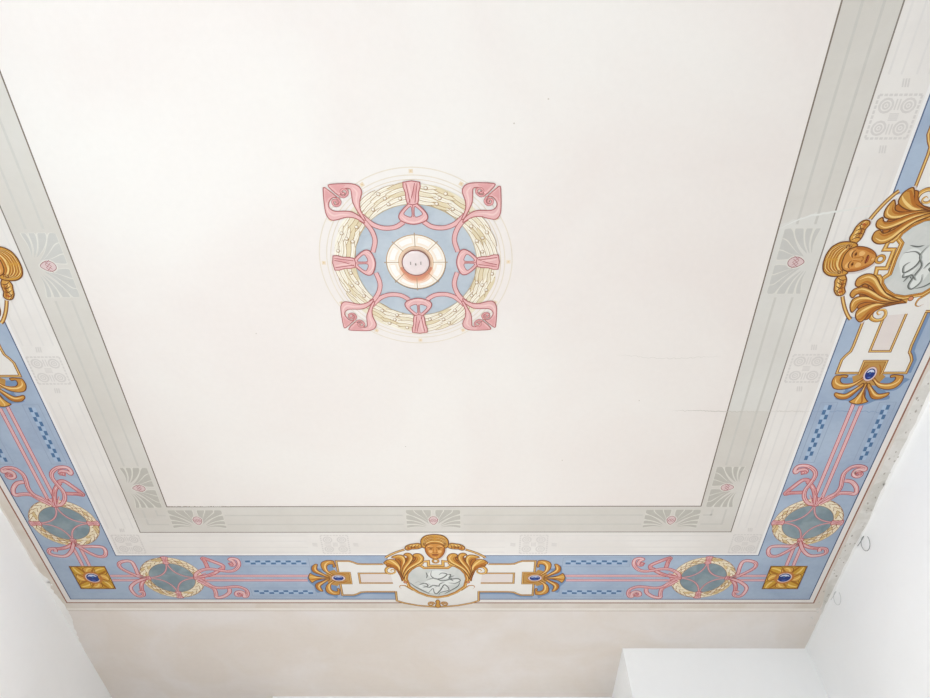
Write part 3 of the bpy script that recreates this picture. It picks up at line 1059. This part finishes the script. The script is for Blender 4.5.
    for q in (1, -1):
        f = (lambda p: p) if q == 1 else mir
        P = Paint(.0124)
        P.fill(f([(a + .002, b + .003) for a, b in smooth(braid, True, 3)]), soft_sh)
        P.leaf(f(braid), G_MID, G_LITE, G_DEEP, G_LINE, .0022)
        P.stroke(f([(.0400, .7300), (.0500, .7380), (.0620, .7330), (.0700, .7390)]), .0018, G_LINE, taper=2)
        for x in (.0350, .0430, .0510, .0590):
            P.stroke(f([(x, .7265 + (x - .038) * .12), (x + .0050, .7345 + (x - .038) * .1), (x + .0030, .7430)]), .0020, G_LINE, taper=2)
            P.stroke(f([(x + .0022, .7270 + (x - .038) * .12), (x + .0070, .7350 + (x - .038) * .1)]), .0016, G_LITE, taper=2)
        P.fill(f(circ(.0635, .7385, .0026, 10)), mat((190, 100, 56), .05))
        P.build('braid', t_, M, O)
    P = Paint(.0150)
    P.stroke(circ(0, .7872, .0068, 16), .0052, G_LINE, True, 0, 0)
    P.stroke(circ(0, .7872, .0068, 16), .0034, G_MID, True, 0, 0)
    P.build('ring', t_, M, O)
    # palmette clasps at the ends of the side bars
    for q in (1, -1):
        f = (lambda p: p) if q == 1 else mir
        P = Paint(.0050)
        g1 = mat((210, 152, 76), .12, 60)
        sh = [(a + .004, b + .005) for a, b in smooth(CURL[12:] + LLEAF[6:9] + FAN[4:9] + flipT(LLEAF[6:9])[::-1] + flipT(CURL[12:])[::-1], True, 3)]
        P.fill(f(sh), blue_sh)
        P.fill(f([(.2110, .8310), (.2420, .8310), (.2480, .8200), (.2700, .8300), (.2700, .8740), (.2480, .8840), (.2420, .8750), (.2110, .8750)]), mat((196, 150, 84), .08, 50))
        outline(P, f([(.2420, .8310), (.2120, .8310), (.2120, .8740), (.2420, .8740)]), .0050)
        for g in ((lambda p: p), flipT):
            P.leaf(f(g(LLEAF)), g1, G_LITE, G_DEEP, G_LINE, .0020, .35, .75, .34)
            P.shape(f(g(CURL)), g1, G_LINE, .0020)
            P.stroke(f(g([(.2560, .8390), (.2650, .8300), (.2695, .8180), (.2690, .8040), (.2620, .7930), (.2520, .7900)])), .0036, G_LITE, taper=2)
            P.stroke(f(g([(.2520, .8400), (.2620, .8300), (.2655, .8170), (.2640, .8060)])), .0022, G_DEEP, taper=2)
        P.leaf(f(FAN), mat((222, 166, 82), .1, 60), G_LITE, G_DEEP, G_LINE, .0022, .35, .70, .30)
        for k in (-1, 1):
            P.stroke(f([(.2640, .852 + k * .003), (.2850, .852 + k * .006), (.3040, .852 + k * .011)]), .0014, G_LINE, taper=2)
            P.stroke(f([(.2470, .852 + k * .019), (.2300, .852 + k * .016), (.2200, .852 + k * .010)]), .0026, G_DEEP, taper=2)
        c = P.build('palmette_clasp', t_, M, O)
        P = Paint(.0098)
        gem(P, q * .2420, .8520, .0130, .0092, side != 'back')
        gm = P.build('gem', c, M, O)
        gm['label'] = 'oval dark blue gem in a white ring'


cartouche('back', 'complete gold and white cartouche with mask face and grey relief on the back border')
cartouche('right', 'large ornate cartouche with sideways mask cut by the right edge of view', True)
cartouche('left', 'cartouche on the left border, only braid, gem palmette and bar tip in view')

# ------------------------------------------------------------------ central medallion
MM = lambda a, b: CENT(a - .0063, b - .0035)
t_, O = thing('painted_medallion', MM, 'round blue and cream medallion with pink ribbons in the middle of the ceiling', 'medallion')
TAN = mat((230, 219, 202), .06, 30)
P = Paint(.0006)
for r in (.1655, .1530):
    P.ring(0, 0, r - .0009, r + .0009, TAN, 96)
    P.z -= DZ
P.ring(0, 0, .1452, .1466, mat((228, 214, 194), .05, 30), 96)
P.build('outer_circles', t_, MM, O)
for i in range(12):
    a = i * PI / 6
    if i % 3 == 0 or True:
        P = Paint(.0009)
        x, y = .1592 * math.cos(a), .1592 * math.sin(a)
        P.fill(xform([(-.0034, -.0034), (.0034, -.0034), (.0034, .0034), (-.0034, .0034)], a, x, y), mat((236, 218, 190), .08))
        P.fill(circ(x, y, .0012, 8), mat((222, 190, 150), .05))
        P.build('small_square', t_, MM, O)
P = Paint(.0007)
SKY = plaster('medallion_blue_paint', (194, 203, 211), (185, 195, 205), 9, .4, .6, 60, .04)
P.fill(circ(0, 0, .1075, 72), SKY)
P.build('blue_disc', t_, MM, O)
# ring of long leaves
P = Paint(.0012)
LC, LCL, LCD, LCN = mat((236, 226, 201), .06, 40), mat((245, 239, 225), .03, 40), mat((227, 212, 178), .08, 40), mat((184, 154, 116), .06)
P.ring(0, 0, .1050, .1398, LC, 96)
rr = random.Random(5)
for qd in range(8):
    a0 = qd * PI / 4
    dirn = 1 if qd % 2 == 0 else -1
    ac = a0 if dirn == 1 else a0 + PI / 4
    for lay in (2, 1, 0):
        for row in range(5):
            r = .1090 + row * .0068 + rr.uniform(-.001, .001)
            a = ac + dirn * (.13 + .225 * lay + .03 * (row % 2))
            x, y = r * math.cos(a), r * math.sin(a)
            ang = a + dirn * (PI / 2 + .10)
            k = 1.0
            lf = xform([(-.021, .0008), (-.010, .0036), (.004, .0040), (.015, .0022), (.0235, -.0004), (.015, -.0028), (.004, -.0036), (-.010, -.0030)], ang, x, y, k)
            P.shape(lf, rr.choice((LC, LCL, LCL, LCD)), None, sm=3)
            P.z -= DZ * .5
            P.stroke(lf[:5], .0010, LCN, sm=3)
            P.z -= DZ * 1.2
            P.stroke(xform([(-.018, 0), (0, .0004), (.018, 0)], ang, x, y), .0008, LCD, sm=0)
            P.z -= DZ * .9
        P.up(3)
P.ring(0, 0, .1044, .1056, mat((206, 186, 150), .05), 96)
P.build('leaf_ring', t_, MM, O)
z0 = P.z
for qd in range(8):
    a0 = qd * PI / 4
    dirn = 1 if qd % 2 == 0 else -1
    ac = a0 if dirn == 1 else a0 + PI / 4
    for da, r in ((.36, .1120), (.37, .1230), (.42, .1335), (.60, .1160), (.17, .1335 if dirn > 0 else .1160)):
        P = Paint(z0)
        a = ac + dirn * da
        x, y = r * math.cos(a), r * math.sin(a)
        P.fill(circ(x, y, .0034, 14), mat((164, 128, 92), .05))
        P.fill(circ(x - .0003, y - .0003, .0025, 14), mat((236, 226, 208), .03))
        P.fill(circ(x - .0008, y - .0008, .0010, 8), mat((250, 248, 244), .02))
        P.build('berry', t_, MM, O)
# ribbons
UP = [(.0796, -.0788), (.0861, -.0949), (.0862, -.1096), (.0813, -.1252), (.0849, -.1347), (.0952, -.1393), (.1136, -.1397), (.1319, -.1384), (.1334, -.1348), (.1263, -.1268), (.1183, -.1202), (.1137, -.1262), (.1102, -.1310), (.1033, -.1322), (.0986, -.1299), (.0979, -.1203), (.0970, -.1071), (.0915, -.0937), (.0843, -.0800)]
UPS = [(.1183, -.1202), (.1114, -.1178), (.1049, -.1227), (.1049, -.1286), (.1102, -.1310), (.1148, -.1269), (.1118, -.1231), (.1090, -.1255)]
RT = [(.0819, -.0725), (.0950, -.0805), (.1092, -.0831), (.1258, -.0790), (.1357, -.0780), (.1422, -.0846), (.1443, -.0982), (.1431, -.1296), (.1407, -.1336), (.1367, -.1308), (.1287, -.1237), (.1218, -.1166), (.1276, -.1173), (.1335, -.1134), (.1376, -.1056), (.1361, -.0983), (.1279, -.0934), (.1091, -.0935), (.0974, -.0906), (.0855, -.0813)]
RTS = [(.1218, -.1166), (.1179, -.1094), (.1220, -.1033), (.1290, -.1044), (.1300, -.1105), (.1254, -.1125), (.1226, -.1086), (.1254, -.1066)]
R1 = [(.0165, -.0742), (.0305, -.0653), (.0495, -.0634), (.0663, -.0688), (.0784, -.0788), (.0850, -.0860)]
R2 = [(.0727, -.0195), (.0670, -.0406), (.0709, -.0586), (.0807, -.0738), (.0880, -.0790)]
MP, MPL, MPD, ML = mat((231, 184, 182), .05, 40), mat((240, 204, 200), .04, 40), mat((224, 166, 165), .06, 40), mat((178, 104, 104), .05)
for sx in (-1, 1):
    for sy in (1, -1):
        g = lambda p: [(a * sx, b * sy) for a, b in p]
        if sy == -1:
            g = lambda p: [(a * .975 * sx, -b * .985) for a, b in p]
        P = Paint(z0 + .0006)
        P.ribbon(g(R1), .0086, MP, ML, .0011)
        P.ribbon(g(R2), .0086, MP, ML, .0011)
        P.shape(g(RT), MP, ML, .0016, 3)
        P.ribbon(g(RTS), .0042, MPD, ML, .0009)
        P.stroke(g([(.100, -.0865), (.118, -.0880), (.132, -.0860), (.140, -.095), (.1405, -.112)]), .0030, MPL, taper=2)
        P.shape(g([(.1405, -.1290), (.1340, -.1250), (.1290, -.1200), (.1370, -.1150), (.1415, -.1080)]), MPD, None)
        P.shape(g(UP), MP, ML, .0016, 3)
        P.ribbon(g(UPS), .0042, MPD, ML, .0009)
        P.stroke(g([(.0900, -.0980), (.0915, -.1120), (.0890, -.1250), (.0960, -.1340)]), .0030, MPL, taper=2)
        P.shape(g([(.1060, -.1375), (.1180, -.1380), (.1300, -.1370), (.1240, -.1300), (.1180, -.1240), (.1150, -.1310)]), MPD, None)
        P.build('ribbon_lobe', t_, MM, O)
for i in range(4):
    an = i * PI / 2
    X = lambda p: xform(p, an)
    P = Paint(z0 + .0060)
    # fan-shaped loop, knot and band around the leaves (drawn towards +x)
    loop = [(.1090, 0), (.1000, -.0130), (.0860, -.0235), (.0760, -.0200), (.0700, 0), (.0760, .0200), (.0860, .0235), (.1000, .0130)]
    P.shape(X(loop), MP, ML, .0018, 4)
    P.shape(X([(.1010, -.0040), (.0900, -.0150), (.0850, -.0120), (.0830, -.0030), (.0940, -.0020)]), SKY, ML, .0012, 3)
    P.shape(X([(.1010, .0040), (.0900, .0150), (.0850, .0120), (.0830, .0030), (.0940, .0020)]), SKY, ML, .0012, 3)
    P.stroke(X([(.0850, -.0200), (.0765, -.0120), (.0735, 0), (.0765, .0120), (.0850, .0200)]), .0026, MPL, taper=2)
    P.stroke(X([(.1050, 0), (.0900, 0), (.0830, 0)]), .0012, ML)
    P.shape(X([(.1060, -.0085), (.1240, -.0105), (.1415, -.0135), (.1415, .0135), (.1240, .0105), (.1060, .0085)]), MP, ML, .0016, 2)
    for k in (-1, 1):
        P.stroke(X([(.1075, k * .004), (.1240, k * .0065), (.1400, k * .009)]), .0014, ML)
    P.stroke(X([(.1075, -.006), (.1200, .000), (.1400, .005)]), .0014, ML)
    P.stroke(X([(.1120, .0010), (.1260, .0040), (.1400, .0085)]), .0030, MPD, taper=2)
    P.stroke(X([(.1120, -.0030), (.1260, -.0030), (.1400, -.0060)]), .0026, MPL, taper=2)
    P.build('ribbon_tie', t_, MM, O)
# rosette
P = Paint(.0016)
BRN = mat((186, 158, 128), .06)
P.fill(circ(.0005, .0015, .0515, 64), mat((120, 132, 146), .05))
P.fill(circ(0, 0, .0515, 64), mat((196, 160, 112), .06))
P.fill(circ(0, 0, .0500, 64), mat((247, 240, 228), .03, 30))
for i in range(8):                                     # cream petals with a peach rim, white inside
    a0, a1 = i * PI / 4 + .07, (i + 1) * PI / 4 - .07
    P.fill(arc(0, 0, .0475, a0, a1, 10) + arc(0, 0, .0335, a1, a0, 10), mat((247, 232, 214), .03, 30))
    P.z -= DZ
    P.up(.5)
    P.fill(arc(0, 0, .0455, a0 + .05, a1 - .05, 10) + arc(0, 0, .0365, a1 - .05, a0 + .05, 10), mat((249, 246, 241), .03, 30))
    P.z -= DZ * 1.5
P.up(3)
P.build('petal_ring', t_, MM, O)
zr = P.z + .0002
P = Paint(zr)
for j, (ri, ro, am, colr) in enumerate(((.0255, .0410, 1.45, (244, 212, 188)), (.0255, .0375, 1.15, (236, 184, 156)), (.0255, .0350, .85, (226, 158, 130)))):
    n = 26
    A = [((ri) * math.cos(PI / 2 + am * k), (ri) * math.sin(PI / 2 + am * k)) for k in [-1 + 2 * i / n for i in range(n + 1)]]
    B = [((ri + (ro - ri) * (1 - abs(k) ** 2.5)) * math.cos(PI / 2 + am * k), (ri + (ro - ri) * (1 - abs(k) ** 2.5)) * math.sin(PI / 2 + am * k))
         for k in [-1 + 2 * i / n for i in range(n + 1)]]
    P.band(A, B, mat(colr, .05, 40), False)
P.ring(0, 0, .0240, .0300, mat((244, 212, 184), .04, 40))
P.band(arc(0, 0, .0255, .35, PI - .35, 30), arc(0, .0012, .0300, .30, PI - .30, 30), mat((224, 150, 124), .05), False)
P.ring(0, 0, .0296, .0304, mat((214, 168, 124), .05))
z1 = P.z
for i in range(8):
    a = i * PI / 4
    P.z = z1
    P.stroke([(.0290 * math.cos(a), .0290 * math.sin(a)), (.0535 * math.cos(a), .0535 * math.sin(a))], .0013, BRN, sm=0)
    P.z = z1 + DZ
    P.fill(circ(.0535 * math.cos(a), .0535 * math.sin(a), .0013, 8), BRN)
P.build('rosette_spokes', t_, MM, O)

# the shallow white boss with its hook holes in the middle
hp, HO = thing('ceiling_boss', MM, 'small shallow pinkish-white round boss at the centre of the medallion', 'ceiling rose')
BOSS = mat((236, 222, 220), .05, 50, .6, name='boss_plaster')


def lathe(name, prof, m, parent, n=40, cx=0, cy=0, smoothf=True):
    vs, fs = [], []
    for r, z in prof:
        for i in range(n):
            a = 2 * PI * i / n
            vs.append((cx + r * math.cos(a), cy + r * math.sin(a), z))
    for j in range(len(prof) - 1):
        for i in range(n):
            k = (i + 1) % n
            fs.append([j * n + i, j * n + k, (j + 1) * n + k, (j + 1) * n + i])
    vs.append((cx, cy, prof[-1][1]))
    c = len(vs) - 1
    for i in range(n):
        fs.append([(len(prof) - 1) * n + i, (len(prof) - 1) * n + (i + 1) % n, c])
    o = mesh_obj(name, vs, fs, m, None, parent)
    for p in o.data.polygons:
        p.use_smooth = smoothf
    return o


RB = .0232 * S
lathe('disc', [(RB, -.0030), (RB, -.0045), (RB * .97, -.0065), (RB * .8, -.0085), (RB * .5, -.0105), (RB * .15, -.0115)], BOSS, hp)
o = lathe('rim', [(RB * .98, -.0030), (RB * .98, -.0058), (RB * 1.015, -.0068), (RB * 1.05, -.0058), (RB * 1.05, -.0030)], mat((150, 104, 96), .05, 20, .5), hp)
o.data.polygons  # narrow rim; its closing cap is hidden in the disc
DK = mat((168, 160, 156), .1, 40, .5)
for sx in (-1, 1):
    boxes('slot', [(sx * .0185 - .002, -.0075, -.0120, sx * .0185 + .002, .0045, -.0095)], DK, hp, None)
# little hook: stem and bent tip
bm_v, bm_f = [], []
path = [(0, 0, -.008), (0, 0, -.014), (0, .001, -.017), (.001, .002, -.019), (.0015, .0035, -.018)]
for (x, y, z) in path:
    for i in range(8):
        a = 2 * PI * i / 8
        bm_v.append((x + .0016 * math.cos(a), y + .0016 * math.sin(a), z))
for j in range(len(path) - 1):
    for i in range(8):
        k = (i + 1) % 8
        bm_f.append([j * 8 + i, j * 8 + k, j * 8 + 8 + k, j * 8 + 8 + i])
mesh_obj('hook', bm_v, bm_f, mat((150, 140, 128), .05, 20, .4), None, hp)


# ------------------------------------------------------------------ thin wire ends curling on the right wall
def wire(name, pts, r, m, label):
    cu = bpy.data.curves.new(name, 'CURVE')
    cu.dimensions = '3D'
    cu.bevel_depth = r
    cu.bevel_resolution = 2
    sp = cu.splines.new('NURBS')
    sp.points.add(len(pts) - 1)
    for p, c in zip(sp.points, pts):
        p.co = (*c, 1)
    sp.use_endpoint_u = True
    sp.order_u = 3
    cu.materials.append(m)
    tmp = bpy.data.objects.new(name, cu)
    COL.objects.link(tmp)
    me = bpy.data.meshes.new_from_object(tmp.evaluated_get(bpy.context.evaluated_depsgraph_get()))
    bpy.data.objects.remove(tmp)
    o = bpy.data.objects.new(name, me)
    COL.objects.link(o)
    tag(o, label, 'wire', None)
    return o


def loop_pts(y, z, ry, rz, start):
    pts = [(XR - .001, start[0], start[1])]
    for i in range(18):
        a = math.radians(120 - i * 19)
        pts.append((XR - .004 - .010 * math.sin(PI * i / 17), y - ry * math.cos(a) * -1, z + rz * math.sin(a)))
    return pts


GW = mat((140, 140, 140), .05, 20, .5)
wire('wire_end', loop_pts(2.486, EYE + 2.052, .034, .036, (2.56, ZC - .004)), .0013, GW,
     'thin dark wire end curling in a loop high on the right wall')
wire('wire_end', loop_pts(2.915, EYE + 2.055, .032, .034, (2.99, ZC - .004)), .0011, mat((214, 214, 212), .03, 20, .5),
     'faint pale wire loop on the right wall, lower left of the darker loop')
